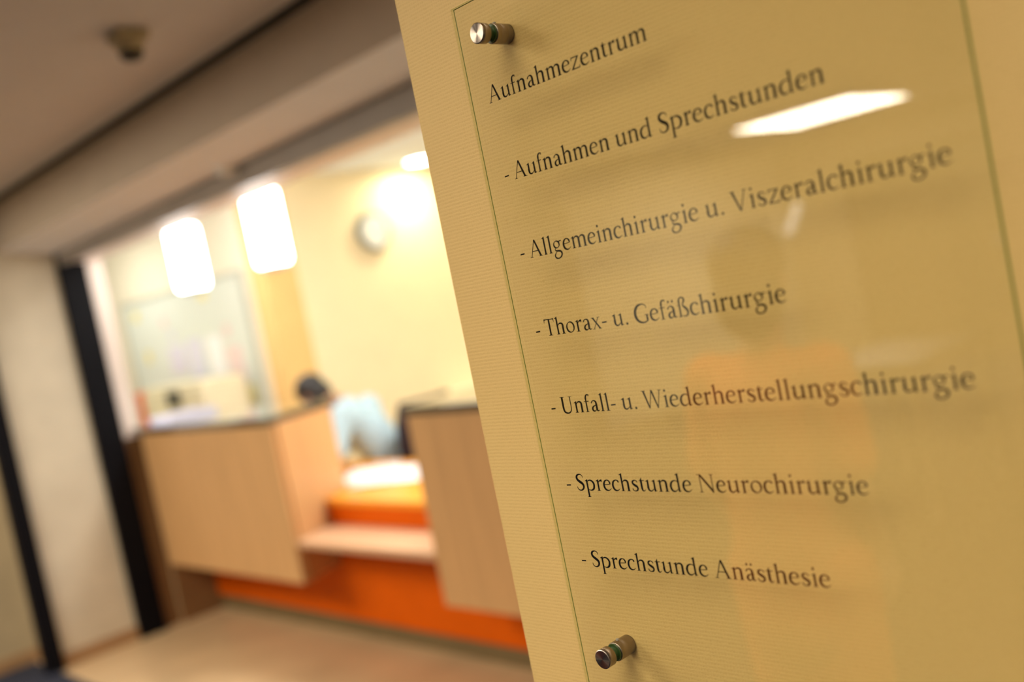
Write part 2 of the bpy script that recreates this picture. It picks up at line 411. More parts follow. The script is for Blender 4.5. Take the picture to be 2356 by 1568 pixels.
# pane with ground edges: faces (0), edge band (1), arrises (2)
bm = bmesh.new(); c = 0.0004
def ringv(x0, x1, z0, z1, y): return [bm.verts.new(p) for p in ((x0, y, z0), (x1, y, z0), (x1, y, z1), (x0, y, z1))]
r0 = ringv(GX0 + c, GX1 - c, GZ0 + c, GZ1 - c, GF); r1 = ringv(GX0, GX1, GZ0, GZ1, GF + c)
r2 = ringv(GX0, GX1, GZ0, GZ1, GB - c); r3 = ringv(GX0 + c, GX1 - c, GZ0 + c, GZ1 - c, GB)
fi = []
f = bm.faces.new(r0); f.material_index = 0
f = bm.faces.new(r3[::-1]); f.material_index = 0
for A, B, mi in ((r0, r1, 2), (r1, r2, 1), (r2, r3, 2)):
    for i in range(4):
        f = bm.faces.new((A[i], A[(i + 1) % 4], B[(i + 1) % 4], B[i])); f.material_index = 3 if (i == 1 and mi == 1) else mi
g = obj('glass_pane', bm, M['glass']); g.data.materials.append(M['glass_edge']); g.data.materials.append(M['arris']); g.data.materials.append(M['glass_edge_deep'])
child(g, sign)

# ---- lettering: an old-style roman drawn stroke by stroke (units of 1/1000 em)
def catmull(pts, n=7, closed=False):
    out = []; m = len(pts)
    rng = range(m if closed else m - 1)
    for i in rng:
        if closed: p0, p1, p2, p3 = pts[(i - 1) % m], pts[i], pts[(i + 1) % m], pts[(i + 2) % m]
        else: p0, p1, p2, p3 = pts[max(i - 1, 0)], pts[i], pts[i + 1], pts[min(i + 2, m - 1)]
        for k in range(n):
            t = k / n
            out.append(tuple(0.5 * (2 * b + (c_ - a_) * t + (2 * a_ - 5 * b + 4 * c_ - d) * t * t + (-a_ + 3 * b - 3 * c_ + d) * t ** 3)
                             for a_, b, c_, d in zip(p0, p1, p2, p3)))
    if not closed: out.append(tuple(pts[-1]))
    return out
def S(*pts):            # smooth stroke of varying width
    c_ = catmull(pts)
    qs = []
    for i, (x, y, w_) in enumerate(c_):
        a_ = c_[max(i - 1, 0)]; b_ = c_[min(i + 1, len(c_) - 1)]
        dx, dy = b_[0] - a_[0], b_[1] - a_[1]; l = math.hypot(dx, dy) or 1
        w_ *= 1.16; nx, ny = -dy / l * w_ / 2, dx / l * w_ / 2
        qs.append(((x + nx, y + ny), (x - nx, y - ny)))
    return [[qs[i][0], qs[i][1], qs[i + 1][1], qs[i + 1][0]] for i in range(len(qs) - 1)]
def LN(x0, y0, w0, x1, y1, w1=None):    # straight stroke whose width is measured horizontally
    w1 = w1 or w0
    return [[(x0 - w0 / 2, y0), (x0 + w0 / 2, y0), (x1 + w1 / 2, y1), (x1 - w1 / 2, y1)]]
def PG(*pts): return [list(pts)]
def DOT(x, y, r): return [[(x + r * math.cos(PI * k / 8), y + r * math.sin(PI * k / 8)) for k in range(16)]]
def RING(cx_, cy_, rx, ry, a_=84, b_=30, phi=22):   # broad-nib ring
    pts = []
    for k in range(20):
        t = 2 * PI * k / 20
        x, y = cx_ + rx * math.cos(t), cy_ + ry * math.sin(t)
        th = math.atan2(ry * math.cos(t), -rx * math.sin(t)) - math.radians(phi)
        pts.append((x, y, math.sqrt((a_ * math.sin(th)) ** 2 + (b_ * math.cos(th)) ** 2)))
    pts = catmull(pts, 3, True)
    qs = []
    n = len(pts)
    for i in range(n):
        x, y, w_ = pts[i]; A, B = pts[i - 1], pts[(i + 1) % n]
        dx, dy = B[0] - A[0], B[1] - A[1]; l = math.hypot(dx, dy)
        nx, ny = -dy / l * w_ / 2, dx / l * w_ / 2
        qs.append(((x + nx, y + ny), (x - nx, y - ny)))
    return [[qs[i][0], qs[i][1], qs[(i + 1) % n][1], qs[(i + 1) % n][0]] for i in range(n)]
ST = 90
def foot(xl, xr, y=0, l=55, r=55, t=22, up=1):       # bracketed slab serif
    return PG((xl - l, y), (xr + r, y), (xr + r, y + t * .8 * up), (xr + 14, y + t * up), (xr, y + 48 * up), (xl, y + 48 * up), (xl - 14, y + t * up), (xl - l, y + t * .8 * up))
def stem(xs, top, bot=0, ft=True, flag=True, w_=ST):
    s = PG((xs, bot), (xs + w_, bot), (xs + w_, top), (xs, top - 60))
    if flag: s += PG((xs - 64, top - 52), (xs - 60, top - 70), (xs, top - 64), (xs + w_, top - 60), (xs + w_, top + 14), (xs + w_ - 12, top + 16))
    if ft: s += foot(xs, xs + w_, bot)
    return s
def arch(x0, x1, xh=469):                            # from stem edge x0 to new stem centre x1
    m_ = (x0 + x1) / 2
    return S((x0 - 16, xh - 128, 20), (x0 + 30, xh - 62, 34), (m_ - 20, xh - 22, 52), (x1 - 40, xh - 40, 72), (x1, xh - 108, ST), (x1, xh - 200, ST), (x1, 20, ST)) + foot(x1 - ST / 2, x1 + ST / 2)
G = {}
a_body = (S((92, 345, 52), (112, 398, 46), (185, 446, 34), (262, 446, 50), (325, 400, 72), (345, 320, ST), (345, 200, ST), (345, 95, ST), (368, 42, 58), (420, 30, 38), (478, 52, 16))
          + S((345, 276, 24), (262, 248, 34), (165, 205, 58), (112, 128, 82), (135, 52, 72), (205, 24, 46), (275, 46, 30), (345, 100, 20)))
G['a'] = (500, a_body)
G['ä'] = (500, a_body + DOT(160, 622, 47) + DOT(345, 622, 47))
G['c'] = (444, S((382, 352, 60), (375, 410, 62), (310, 446, 42), (225, 446, 42), (125, 385, 70), (78, 280, 84), (76, 180, 86), (118, 80, 80), (200, 28, 58), (290, 26, 40), (355, 52, 28), (425, 98, 14)))
G['e'] = (479, S((100, 262, 26), (240, 268, 26), (410, 284, 28)) + S((400, 268, 40), (396, 350, 70), (340, 425, 52), (250, 450, 38), (150, 410, 62), (82, 310, 82), (68, 210, 86), (102, 100, 84), (180, 38, 62), (270, 22, 44), (350, 44, 30), (450, 108, 14)))
G['d'] = (611, stem(410, 726, 30, ft=False) + PG((410, 60), (425, 6), (440, -6), (560, 30), (560, 48), (488, 50), (488, 100), (410, 110))
          + S((415, 405, 30), (335, 444, 36), (240, 440, 46), (140, 380, 70), (82, 280, 86), (74, 185, 88), (112, 80, 80), (195, 26, 56), (280, 30, 40), (350, 66, 28), (420, 120, 18)))
f_body = PG((105, 0), (183, 0), (183, 560), (105, 560)) + S((144, 540, ST), (158, 620, 74), (205, 690, 58), (265, 716, 42), (325, 706, 34)) + PG((275, 728), (345, 726), (352, 690), (322, 640), (300, 640), (290, 700)) 
G['f'] = (333, f_body + PG((22, 425), (292, 425), (305, 462), (22, 448)) + foot(105, 183, 0, 70, 66))
G['g'] = (556, RING(236, 308, 150, 136, 78, 32) + PG((352, 420), (392, 440), (520, 458), (522, 412), (420, 398), (372, 380))
          + S((180, 190, 22), (132, 138, 34), (126, 96, 42), (180, 58, 52), (290, 42, 64), (395, 16, 72), (452, -58, 76), (430, -150, 66), (340, -226, 48), (230, -252, 42), (120, -226, 56), (66, -150, 62), (90, -76, 48), (160, -8, 30), (220, 36, 18)))
G['h'] = (582, stem(95, 726) + arch(183, 440))
G['i'] = (291, stem(105, 469) + DOT(140, 640, 52))
G['l'] = (291, stem(105, 726))
G['m'] = (883, stem(95, 469) + arch(183, 432) + arch(482, 740))
G['n'] = (582, stem(95, 469) + arch(183, 440))
G['o'] = (546, RING(273, 232, 198, 208, 86, 34, 20))
G['p'] = (601, stem(92, 469, -276) + S((165, 385, 24), (230, 428, 36), (320, 440, 50), (430, 400, 72), (500, 310, 86), (508, 220, 88), (470, 105, 84), (385, 36, 58), (295, 20, 38), (215, 34, 26), (160, 62, 18)))
G['r'] = (395, stem(100, 469) + S((176, 345, 20), (225, 400, 36), (280, 430, 60)) + PG((245, 425), (305, 476), (382, 478), (372, 372), (345, 360), (318, 392), (255, 392)))
G['s'] = (424, S((345, 352, 26), (338, 400, 40), (285, 440, 32), (215, 450, 40), (130, 412, 64), (110, 345, 78), (150, 286, 84), (235, 236, 90), (322, 178, 84), (340, 104, 74), (298, 42, 56), (205, 18, 38), (125, 34, 34), (88, 70, 44), (78, 130, 26)))
G['t'] = (326, PG((95, 440), (60, 440), (100, 480), (150, 560), (173, 560), (173, 440)) + PG((22, 425), (292, 425), (302, 462), (22, 450)) + S((134, 450, ST), (134, 200, ST), (136, 110, ST), (160, 46, 66), (210, 22, 44), (262, 40, 28), (312, 78, 14)))
G['u'] = (603, stem(92, 469, 140, ft=False) + S((131, 240, ST), (131, 150, ST), (150, 76, 74), (205, 32, 56), (275, 28, 44), (345, 62, 34), (420, 124, 22)) + stem(410, 469, 30, ft=False) + PG((410, 60), (425, 6), (438, -6), (560, 28), (560, 46), (488, 50), (488, 100), (410, 110)))
G['x'] = (516, LN(95, 469, 92, 430, 0, 92) + LN(95, 0, 40, 400, 469, 40) + PG((18, 469), (180, 469), (180, 448), (18, 448)) + PG((320, 469), (478, 469), (478, 448), (320, 448)) + PG((22, 0), (172, 0), (172, 21), (22, 21)) + PG((345, 0), (505, 0), (505, 21), (345, 21)))
G['z'] = (500, PG((52, 469), (458, 469), (452, 428), (52, 424)) + LN(405, 440, 88, 85, 30, 88) + PG((35, 0), (452, 0), (456, 46), (40, 42)) + PG((52, 469), (40, 340), (62, 340), (92, 424), (120, 440)) + PG((456, 0), (474, 128), (452, 128), (420, 46), (390, 20)))
G['ß'] = (556, PG((100, 0), (178, 0), (178, 560), (100, 560)) + foot(100, 178, 0, 70, 40) + PG((28, 425), (110, 425), (110, 455), (28, 445)) + S((139, 540, ST), (152, 630, 66), (215, 702, 48), (300, 712, 48), (368, 660, 68), (372, 590, 74), (325, 520, 58), (292, 462, 46), (305, 400, 62), (380, 330, 84), (455, 245, 86), (478, 150, 80), (440, 58, 62), (362, 18, 42), (290, 22, 34), (236, 62, 26)))
G['A'] = (778, LN(98, 10, 40, 366, 690, 44) + PG((330, 690), (395, 722), (425, 690), (690, 10), (585, 10), (352, 640)) + PG((185, 262), (520, 262), (520, 228), (185, 228)) + foot(85, 125, 0, 75, 78, 22) + foot(590, 686, 0, 62, 78, 22))
G['V'] = (722, LN(112, 682, 100, 372, -10, 70) + LN(608, 682, 44, 372, -10, 44) + PG((8, 692), (215, 692), (215, 668), (8, 668)) + PG((520, 692), (708, 692), (708, 668), (520, 668)))
G['W'] = (1000, LN(108, 682, 98, 312, -10, 66) + LN(500, 700, 42, 306, -10, 40) + LN(500, 700, 92, 722, -10, 66) + LN(898, 682, 42, 716, -10, 40) + PG((8, 692), (205, 692), (205, 668), (8, 668)) + PG((810, 692), (992, 692), (992, 668), (810, 668)))
G['N'] = (831, LN(158, 10, 42, 158, 640, 42) + PG((110, 692), (215, 692), (712, 90), (712, -14), (672, -14)) + LN(690, 10, 42, 690, 682, 42) + PG((22, 692), (215, 692), (215, 668), (22, 668)) + foot(137, 179, 0, 78, 78) + foot(669, 711, 692, 82, 82, 22, -1))
G['U'] = (778, S((178, 690, 94), (178, 400, 94), (178, 240, 94), (200, 110, 86), (268, 36, 68), (380, 6, 52), (500, 26, 48), (592, 110, 46), (622, 240, 44), (624, 420, 42), (624, 690, 42)) + foot(131, 225, 692, 78, 78, 22, -1) + foot(603, 645, 692, 80, 80, 22, -1))
G['T'] = (613, PG((260, 0), (354, 0), (354, 680), (260, 680)) + foot(260, 354, 0, 75, 75) + PG((30, 692), (586, 692), (586, 655), (30, 655)) + PG((30, 700), (22, 540), (44, 540), (66, 640), (100, 660), (100, 700)) + PG((586, 700), (594, 540), (572, 540), (550, 640), (516, 660), (516, 700)))
G['S'] = (525, S((452, 548, 26), (446, 620, 34), (385, 672, 36), (285, 690, 46), (165, 645, 74), (118, 550, 92), (160, 450, 98), (270, 372, 106), (392, 290, 104), (438, 185, 94), (392, 78, 72), (275, 14, 46), (165, 26, 38), (98, 78, 36), (76, 175, 26)))
G['G'] = (763, S((654, 530, 24), (650, 622, 30), (560, 676, 38), (440, 694, 48), (270, 650, 80), (140, 520, 100), (92, 350, 108), (128, 180, 104), (230, 60, 82), (390, 2, 56), (530, 8, 46), (665, 62, 40)) + PG((602, 40), (694, 60), (694, 280), (602, 280)) + foot(602, 694, 300, 78, 50, 22, -1))
G['-'] = (333, PG((40, 196), (288, 204), (292, 262), (44, 254)))
G['.'] = (250, DOT(125, 46, 54))
G[' '] = (250, [])
EM = 0.01623
LINES = ["Aufnahmezentrum", "- Aufnahmen und Sprechstunden", "- Allgemeinchirurgie u. Viszeralchirurgie", "- Thorax- u. Gefäßchirurgie",
         "- Unfall- u. Wiederherstellungschirurgie", "- Sprechstunde Neurochirurgie", "- Sprechstunde Anästhesie"]
for i, text in enumerate(LINES):
    zb_ = 1.6711 - 0.05336 * i
    x = -0.4983; s = EM / 1000
    V = []; F = []
    for ch in text:
        adv, polys = G[ch]
        for pl in polys:
            k = len(V)
            V += [(x + px * s, GB + 0.00012, zb_ + py * s) for px, py in pl]
            F.append(tuple(range(k, k + len(pl))))
        x += adv * s
    me = bpy.data.meshes.new('lettering'); me.from_pydata(V, [], F); me.update()
    o = link('lettering', me, M['ink']); child(o, sign)
    o['label'] = 'black printed line of lettering: %s' % ['uppermost heading', 'second line', 'third line', 'fourth line', 'fifth line', 'sixth line', 'lowest line'][i]

# ---- four steel spacers
def standoff(x, z):
    r = 0.0067
    e = obj('spacer', lathe(bmesh.new(), [(r - .0004, 0.4999), (r, 0.4995), (r, 0.4852), (r - .0004, 0.4847)], 48, 'Y', (x, 0, z)), M['steel'], smooth=False, bevel=0)
    for p in e.data.polygons: p.use_smooth = len(p.vertices) == 4
    child(e, sign); e['label'] = 'brushed steel spacer barrel'
    cap_ = obj('cap', lathe(bmesh.new(), [(0.0002, 0.4716), (r - .0005, 0.4715), (r, 0.4719), (r, 0.4786), (r - .0004, 0.4790)], 64, 'Y', (x, 0, z)), M['steel'])
    for p in cap_.data.polygons: p.use_smooth = len(p.vertices) == 4 and abs(p.normal.y) < 0.5
    cap_.parent = e
    for (y0, y1) in ((0.4790, GF - .0001), (GB + .0001, 0.4847)):
        wv = obj('washer', lathe(bmesh.new(), [(r - .0008, y0), (r - .0006, (y0 + y1) / 2), (r - .0008, y1)], 40, 'Y', (x, 0, z)), M['seal'], smooth=False); wv.parent = e
    sl = obj('sleeve', lathe(bmesh.new(), [(r - .0022, GF), (r - .0022, GB)], 32, 'Y', (x, 0, z)), M['seal'], smooth=False); sl.parent = e
    gs = obj('grub_screw', lathe(bmesh.new(), [(.0009, .0058), (.0011, .0064), (.0011, .0076), (.0008, .0078)], 12, 'Z', (x, 0.4893, z)), M['lintel'], smooth=False); gs.parent = e
for x, z in ((-0.4850, 1.7142), (-0.4850, 1.2903), (-0.2145, 1.7142), (-0.2145, 1.2903)):
    standoff(x, z)

# ================================================================== RECEPTION COUNTER
CF = 2.35                                            # front plane of the beech blocks
blk = empty('counter_block', (-5.0, 2.5, 0))
tag(blk, 'left beech counter block with slanted side and dark top', 'counter')
def pz(name, pts, z0, z1, m, par, bevel=0.0):
    o = obj(name, prism(bmesh.new(), [(-h, n) for h, n in pts], z0, z1), m, bevel=bevel); child(o, par); return o
pz('front_panel', [(4.280, CF), (5.76, CF), (5.76, CF + .03), (4.292, CF + .03)], 0.365, 1.130, M['beech'], blk, 0.002)
pz('side_panel', [(4.279, CF + .0305), (4.296, CF + .0305), (4.480, 2.80), (4.462, 2.80)], 0.365, 1.130, M['beech'], blk, 0.002)
pz('bottom_panel', [(4.31, CF + .031), (5.74, CF + .031), (5.74, 2.60), (4.44, 2.60)], 0.366, 0.385, M['beech'], blk)
pz('end_panel', [(5.80, 2.384), (5.832, 2.384), (5.832, 2.80), (5.80, 2.80)], 0.0, 1.130, M['brown_panel'], blk)['label'] = 'dark brown end panel'
pz('inner_carcass', [(4.47, 2.64), (5.74, 2.64), (5.74, 2.80), (4.49, 2.80)], 0.72, 1.128, M['beech'], blk)
pz('countertop', [(4.262, CF - .012), (5.832, CF - .012), (5.832, 2.83), (4.462, 2.83)], 1.132, 1.168, M['cap'], blk, 0.003)
blk2 = empty('counter_block', (-2.4, 2.5, 0))
tag(blk2, 'right beech counter block standing beside the sign wall edge', 'counter')
pz('front_panel', [(1.5, CF), (3.222, CF), (3.222, CF + .03), (1.5, CF + .03)], 0.365, 1.130, M['beech'], blk2, 0.002)
pz('side_panel', [(3.205, CF + .0305), (3.222, CF + .0305), (3.222, 2.80), (3.205, 2.80)], 0.365, 1.130, M['beech'], blk2, 0.002)
pz('bottom_panel', [(1.5, CF + .031), (3.2, CF + .031), (3.2, 2.60), (1.5, 2.60)], 0.366, 0.385, M['beech'], blk2)
pz('inner_carcass', [(1.5, 2.64), (3.2, 2.64), (3.2, 2.80), (1.5, 2.80)], 0.72, 1.128, M['beech'], blk2)
pz('countertop', [(1.5, CF - .012), (3.236, CF - .012), (3.236, 2.83), (1.5, 2.83)], 1.132, 1.168, M['cap'], blk2, 0.003)
desk = empty('reception_desk', (-4.0, 2.9, 0))
tag(desk, 'bright orange reception desk running behind both beech counter blocks', 'desk')
pz('front_panel', [(1.5, 2.62), (5.795, 2.62), (5.795, 2.645), (1.5, 2.645)], 0.09, 0.362, M['orange'], desk)
pz('front_panel', [(3.24, 2.62), (4.376, 2.62), (4.382, 2.638), (3.24, 2.638)], 0.363, 0.668, M['orange'], desk)
pz('plinth', [(1.5, 2.635), (5.795, 2.635), (5.795, 2.66), (1.5, 2.66)], 0.0, 0.089, M['kick'], desk)
pz('desk_top', [(3.235, 2.607), (4.371, 2.607), (4.456, 2.807), (5.79, 2.807), (5.79, 3.36), (3.235, 3.36)], 0.670, 0.700, M['orange_lit'], desk, 0.003)
for h, n in ((3.35, 3.25), (5.6, 3.25)):
    lg = obj('leg', lathe(bmesh.new(), [(.03, 0), (.03, .02), (.022, .03), (.022, .669)], 16, 'Z', (-h, n, 0)), M['chrome']); child(lg, desk)
sh = obj('shelf', prism(bmesh.new(), [(-3.232, 2.352), (-4.262, 2.352), (-4.326, 2.50), (-4.377, 2.619), (-3.232, 2.619)], 0.545, 0.575), M['beech_x'], bevel=.003)
child(sh, desk); sh['label'] = 'pale wooden ledge between the two counter blocks'

# papers on the desk: loose sheets lying in a band
def sheet(h, n, z, w_, d, ang, m, label, grp, cat='paper', thick=.002, vertical=False):
    bm = bmesh.new(); bxm(bm, -w_ / 2, w_ / 2, -d / 2, d / 2, 0, thick)
    o = obj('paper_sheet', bm, m); o.location = (-h, n, z); o.rotation_euler = (0, 0, ang)
    tag(o, label, cat, grp); return o
sheet(4.64, 3.05, .7005, .297, .42, .62, M['paper'], 'white paper sheet lying nearest the left counter block on the orange desk', 'papers on the desk', thick=.004)
sheet(4.38, 3.03, .7050, .30, .42, .48, M['paper'], 'white paper sheet in the middle of the row on the orange desk', 'papers on the desk', thick=.003)
sheet(4.14, 3.10, .7005, .297, .36, .42, M['paper'], 'white paper sheet at the right of the row on the orange desk', 'papers on the desk', thick=.004)

# ================================================================== PEOPLE
def capsule(bm, a, b, ra, rb, seg=16, rings=5):
    a, b = Vector(a), Vector(b); d = (b - a)
    L_ = d.length; d = d.normalized() if L_ > 1e-6 else Vector((0, 0, 1))
    u = d.orthogonal().normalized(); v = d.cross(u)
    R_ = []
    prof = [(-math.cos(PI / 2 * k / rings) * ra, math.sin(PI / 2 * k / rings) * ra) for k in range(1, rings + 1)]
    prof += [(L_ + math.sin(PI / 2 * k / rings) * rb, math.cos(PI / 2 * k / rings) * rb) for k in range(0, rings)]
    p0 = bm.verts.new(a - d * ra); p1 = bm.verts.new(b + d * rb)
    for h, r in prof:
        R_.append([bm.verts.new(a + d * h + (u * math.cos(2 * PI * k / seg) + v * math.sin(2 * PI * k / seg)) * r) for k in range(seg)])
    for A, B in zip(R_, R_[1:]):
        for k in range(seg): bm.faces.new((A[k], A[(k + 1) % seg], B[(k + 1) % seg], B[k]))
    for k in range(seg):
        bm.faces.new((p0, R_[0][(k + 1) % seg], R_[0][k])); bm.faces.new((p1, R_[-1][k], R_[-1][(k + 1) % seg]))
def ell(bm, c_, r, rot=None):
    Mx = Matrix.Translation(Vector(c_)) @ (rot or Matrix.Identity(4)) @ Matrix.Diagonal((*r, 1))
    bmesh.ops.create_uvsphere(bm, u_segments=20, v_segments=12, radius=1, matrix=Mx)
def fuse(name, bm, m, parent, voxel=0.007, smooth=4):
    me = bpy.data.meshes.new(name); bm.to_mesh(me); bm.free()
    t = bpy.data.objects.new('tmp', me); COL.objects.link(t)
    r = t.modifiers.new('r', 'REMESH'); r.mode = 'VOXEL'; r.voxel_size = voxel
    s = t.modifiers.new('s', 'SMOOTH'); s.iterations = smooth; s.factor = 0.5
    bpy.context.view_layer.update()
    dg = bpy.context.evaluated_depsgraph_get()
    nm = bpy.data.meshes.new_from_object(t.evaluated_get(dg))
    bpy.data.objects.remove(t)
    nm.name = name
    for p in nm.polygons: p.use_smooth = True
    nm.materials.clear()
    o = link(name, nm, m); o.parent = parent
    return o
def hand(bm, wrist, d, up, sgn, curl=0.35, k=1.0):
    """palm plus five fingers; d = direction of the fingers, up = back of the hand"""
    wrist = Vector(wrist); d = Vector(d).normalized(); up = Vector(up); up = (up - up.dot(d) * d).normalized(); sd = d.cross(up) * sgn
    pc = wrist + d * .045 * k
    for t in (-.022, -.008, .008, .022): capsule(bm, wrist + sd * t * .6 * k, wrist + d * .088 * k + sd * t * k * 1.2, .014 * k, .0115 * k, 10, 3)
    for t, ln in ((-.030, .068), (-.0105, .078), (.0095, .073), (.029, .058)):
        p = wrist + d * .085 * k + sd * t * k; a_ = curl * .5
        for seg_, f in enumerate((.45, .32, .23)):
            a_ += curl * .7
            q_ = p + (d * math.cos(a_) - up * math.sin(a_)) * ln * f * k
            capsule(bm, p, q_, (.0088 - seg_ * .0008) * k, (.008 - seg_ * .0008) * k, 8, 3); p = q_
    p = wrist + d * .025 * k - sd * .024 * k
    q_ = p + (d * .62 - sd * .72 - up * .2).normalized() * .042 * k; capsule(bm, p, q_, .013 * k, .010 * k, 8, 3)
    r_ = q_ + (d * .9 - sd * .35 - up * .25).normalized() * .032 * k; capsule(bm, q_, r_, .0098 * k, .008 * k, 8, 3)
def head(bm, c_, face, up, k=1.0):
    """head with brow, nose, lips, chin and ears; returns its frame"""
    face = Vector(face).normalized(); up = Vector(up); up = (up - up.dot(face) * face).normalized(); sd = face.cross(up)
    R_ = Matrix((( sd.x, face.x, up.x, 0), (sd.y, face.y, up.y, 0), (sd.z, face.z, up.z, 0), (0, 0, 0, 1)))
    T = Matrix.Translation(Vector(c_)) @ R_ @ Matrix.Scale(k, 4)
    def E_(p, r): bmesh.ops.create_uvsphere(bm, u_segments=18, v_segments=12, radius=1, matrix=T @ Matrix.Translation(p) @ Matrix.Diagonal((*r, 1)))
    E_((0, -.01, .03), (.074, .094, .085)); E_((0, .012, -.035), (.058, .070, .078)); E_((0, .045, -.085), (.030, .032, .026))
    E_((0, .080, .028), (.045, .014, .012)); E_((0, .094, -.018), (.012, .020, .013)); E_((0, .088, .004), (.008, .014, .026))
    E_((0, .078, -.052), (.024, .012, .007)); E_((0, .077, -.062), (.020, .011, .006))
    for s_ in (-1, 1):
        E_((s_ * .074, -.010, -.005), (.008, .018, .030)); E_((s_ * .038, .050, -.022), (.022, .028, .02))
    return T
def eyes(T, parent):
    for s_ in (-1, 1):
        bm = bmesh.new(); bmesh.ops.create_uvsphere(bm, u_segments=12, v_segments=8, radius=.0115, matrix=T @ Matrix.Translation((s_ * .031, .074, .008)))
        obj('eye', bm, M['eye'], parent, smooth=True)
        bm = bmesh.new(); bmesh.ops.create_uvsphere(bm, u_segments=10, v_segments=6, radius=.006, matrix=T @ Matrix.Translation((s_ * .031, .0815, .008)))
        obj('iris', bm, M['hair'], parent, smooth=True)

# -- seated receptionist, bent over the desk, facing left and towards the counter
pe = empty('person', (0, 0, 0))
tag(pe, 'person with short black hair in a light blue shirt bent over the orange desk', 'person')
H = lambda h, n, z: Vector((-h, n, z))
pel = H(4.98, 3.60, .50); wst = H(5.05, 3.55, .62); chs = H(5.14, 3.47, .83); nk = H(5.26, 3.37, 1.05); hd = H(5.42, 3.30, 1.12)
shN = H(5.14, 3.29, .985); shF = H(5.27, 3.58, .985)
elN = H(5.02, 3.11, .757); wrN = H(4.86, 3.01, .748); elF = H(5.42, 3.42, .74); wrF = H(5.46, 3.18, .738)
knN = H(5.40, 3.42, .50); knF = H(5.46, 3.68, .50); anN = H(5.40, 3.44, .10); anF = H(5.48, 3.72, .10)
bm = bmesh.new()
for a_, b_, ra, rb in ((pel, wst, .115, .11), (wst, chs, .11, .12), (chs, nk, .11, .055), (nk, hd, .052, .052), (chs, shN, .09, .055), (chs, shF, .09, .055),
                       (shN, elN, .050, .038), (elN, wrN, .038, .025), (shF, elF, .050, .038), (elF, wrF, .038, .025),
                       (pel, knN, .088, .058), (pel, knF, .088, .058), (knN, anN, .055, .036), (knF, anF, .055, .036)):
    capsule(bm, a_, b_, ra, rb)
capsule(bm, anN, H(5.56, 3.40, .05), .038, .035); capsule(bm, anF, H(5.64, 3.70, .05), .038, .035)
hand(bm, wrN, (1, -.55, -.06), (0, 0, 1), 1, .30); hand(bm, wrF, (.4, -1, -.06), (0, 0, 1), -1, .30)
T = head(bm, hd, (-.72, -.32, -.62), (-.5, -.2, .85))
fuse('body', bm, M['skin_dark'], pe, .0065)
eyes(T, pe)
bm = bmesh.new()
def TE(bm, p, r): bmesh.ops.create_uvsphere(bm, u_segments=20, v_segments=14, radius=1, matrix=T @ Matrix.Translation(p) @ Matrix.Diagonal((*r, 1)))
TE(bm, (0, -.022, .048), (.090, .102, .090)); TE(bm, (0, -.054, -.012), (.084, .070, .092))
fuse('hair', bm, M['hair'], pe, .006)
bm = bmesh.new()
for a_, b_, ra, rb in ((pel, wst, .135, .130), (wst, chs, .130, .140), (chs, chs + (nk - chs) * .72, .138, .10), (chs, shN, .12, .078), (chs, shF, .12, .078),
                       (shN, shN + (elN - shN) * .80, .072, .064), (shF, shF + (elF - shF) * .8, .072, .064)):
    capsule(bm, a_, b_, ra, rb)
fuse('shirt', bm, M['shirt'], pe, .008)
bm = bmesh.new()
for a_, b_, ra, rb in ((pel, pel + (knN - pel) * .98, .108, .075), (pel, pel + (knF - pel) * .98, .108, .075), (knN, knN + (anN - knN) * .92, .070, .055), (knF, knF + (anF - knF) * .92, .070, .055)):
    capsule(bm, a_, b_, ra, rb)
fuse('trousers', bm, M['trousers'], pe, .009)
for an, to in ((anN, H(5.57, 3.40, .05)), (anF, H(5.65, 3.70, .05))):
    bm = bmesh.new(); capsule(bm, an + Vector((0, 0, -.035)), to, .048, .044); fuse('shoe', bm, M['shoe'], pe, .008)

# -- office chair behind the receptionist
ch = empty('office_chair', (-4.93, 3.64, 0), 0)
tag(ch, 'dark swivel chair behind the person in the light blue shirt', 'chair')
def pc(nm, bm, m, **k): return child(obj(nm, bm, m, **k), ch)
bm = bmesh.new(); bxm(bm, -5.17, -4.73, 3.42, 3.86, .32, .362)
pc('seat', bm, M['chair'], bevel=.02, seg=3)
bm = bmesh.new()                                      # curved upright back
rows = []
for k in range(9):
    z = .48 + .53 * k / 8
    row = []
    for j in range(9):
        u = (j - 4) / 4; wd = .22 * (1 - .22 * max(0, (k - 5) / 3) ** 2)
        bx_, by_ = -4.82 + .055 * (1 - u * u) + .04 * (k / 8), 3.62 + u * wd
        row.append((bx_ - .03 * 0, by_, z))
    rows.append(row)
vf = [[bm.verts.new(p) for p in r] for r in rows]; vb = [[bm.verts.new((p[0] + .045, p[1], p[2])) for p in r] for r in rows]
for k in range(8):
    for j in range(8):
        bm.faces.new((vf[k][j], vf[k][j + 1], vf[k + 1][j + 1], vf[k + 1][j])); bm.faces.new((vb[k][j], vb[k + 1][j], vb[k + 1][j + 1], vb[k][j + 1]))
for k in range(8):
    for j in (0, 8): bm.faces.new((vf[k][j], vf[k + 1][j], vb[k + 1][j], vb[k][j]))
    for r in (0, 8): bm.faces.new((vf[r][k], vf[r][k + 1], vb[r][k + 1], vb[r][k]))
pc('backrest', bm, M['chair'], smooth=True)
bm = bmesh.new(); tube(bm, [(-4.92, 3.64, .303), (-4.74, 3.62, .305), (-4.685, 3.62, .42), (-4.695, 3.62, .70)], .018); pc('back_support', bm, M['dark_pl'])
pc('gas_column', lathe(bmesh.new(), [(.03, .09), (.03, .20), (.02, .21), (.02, .319)], 16, 'Z', (-4.93, 3.64, 0)), M['chrome'])
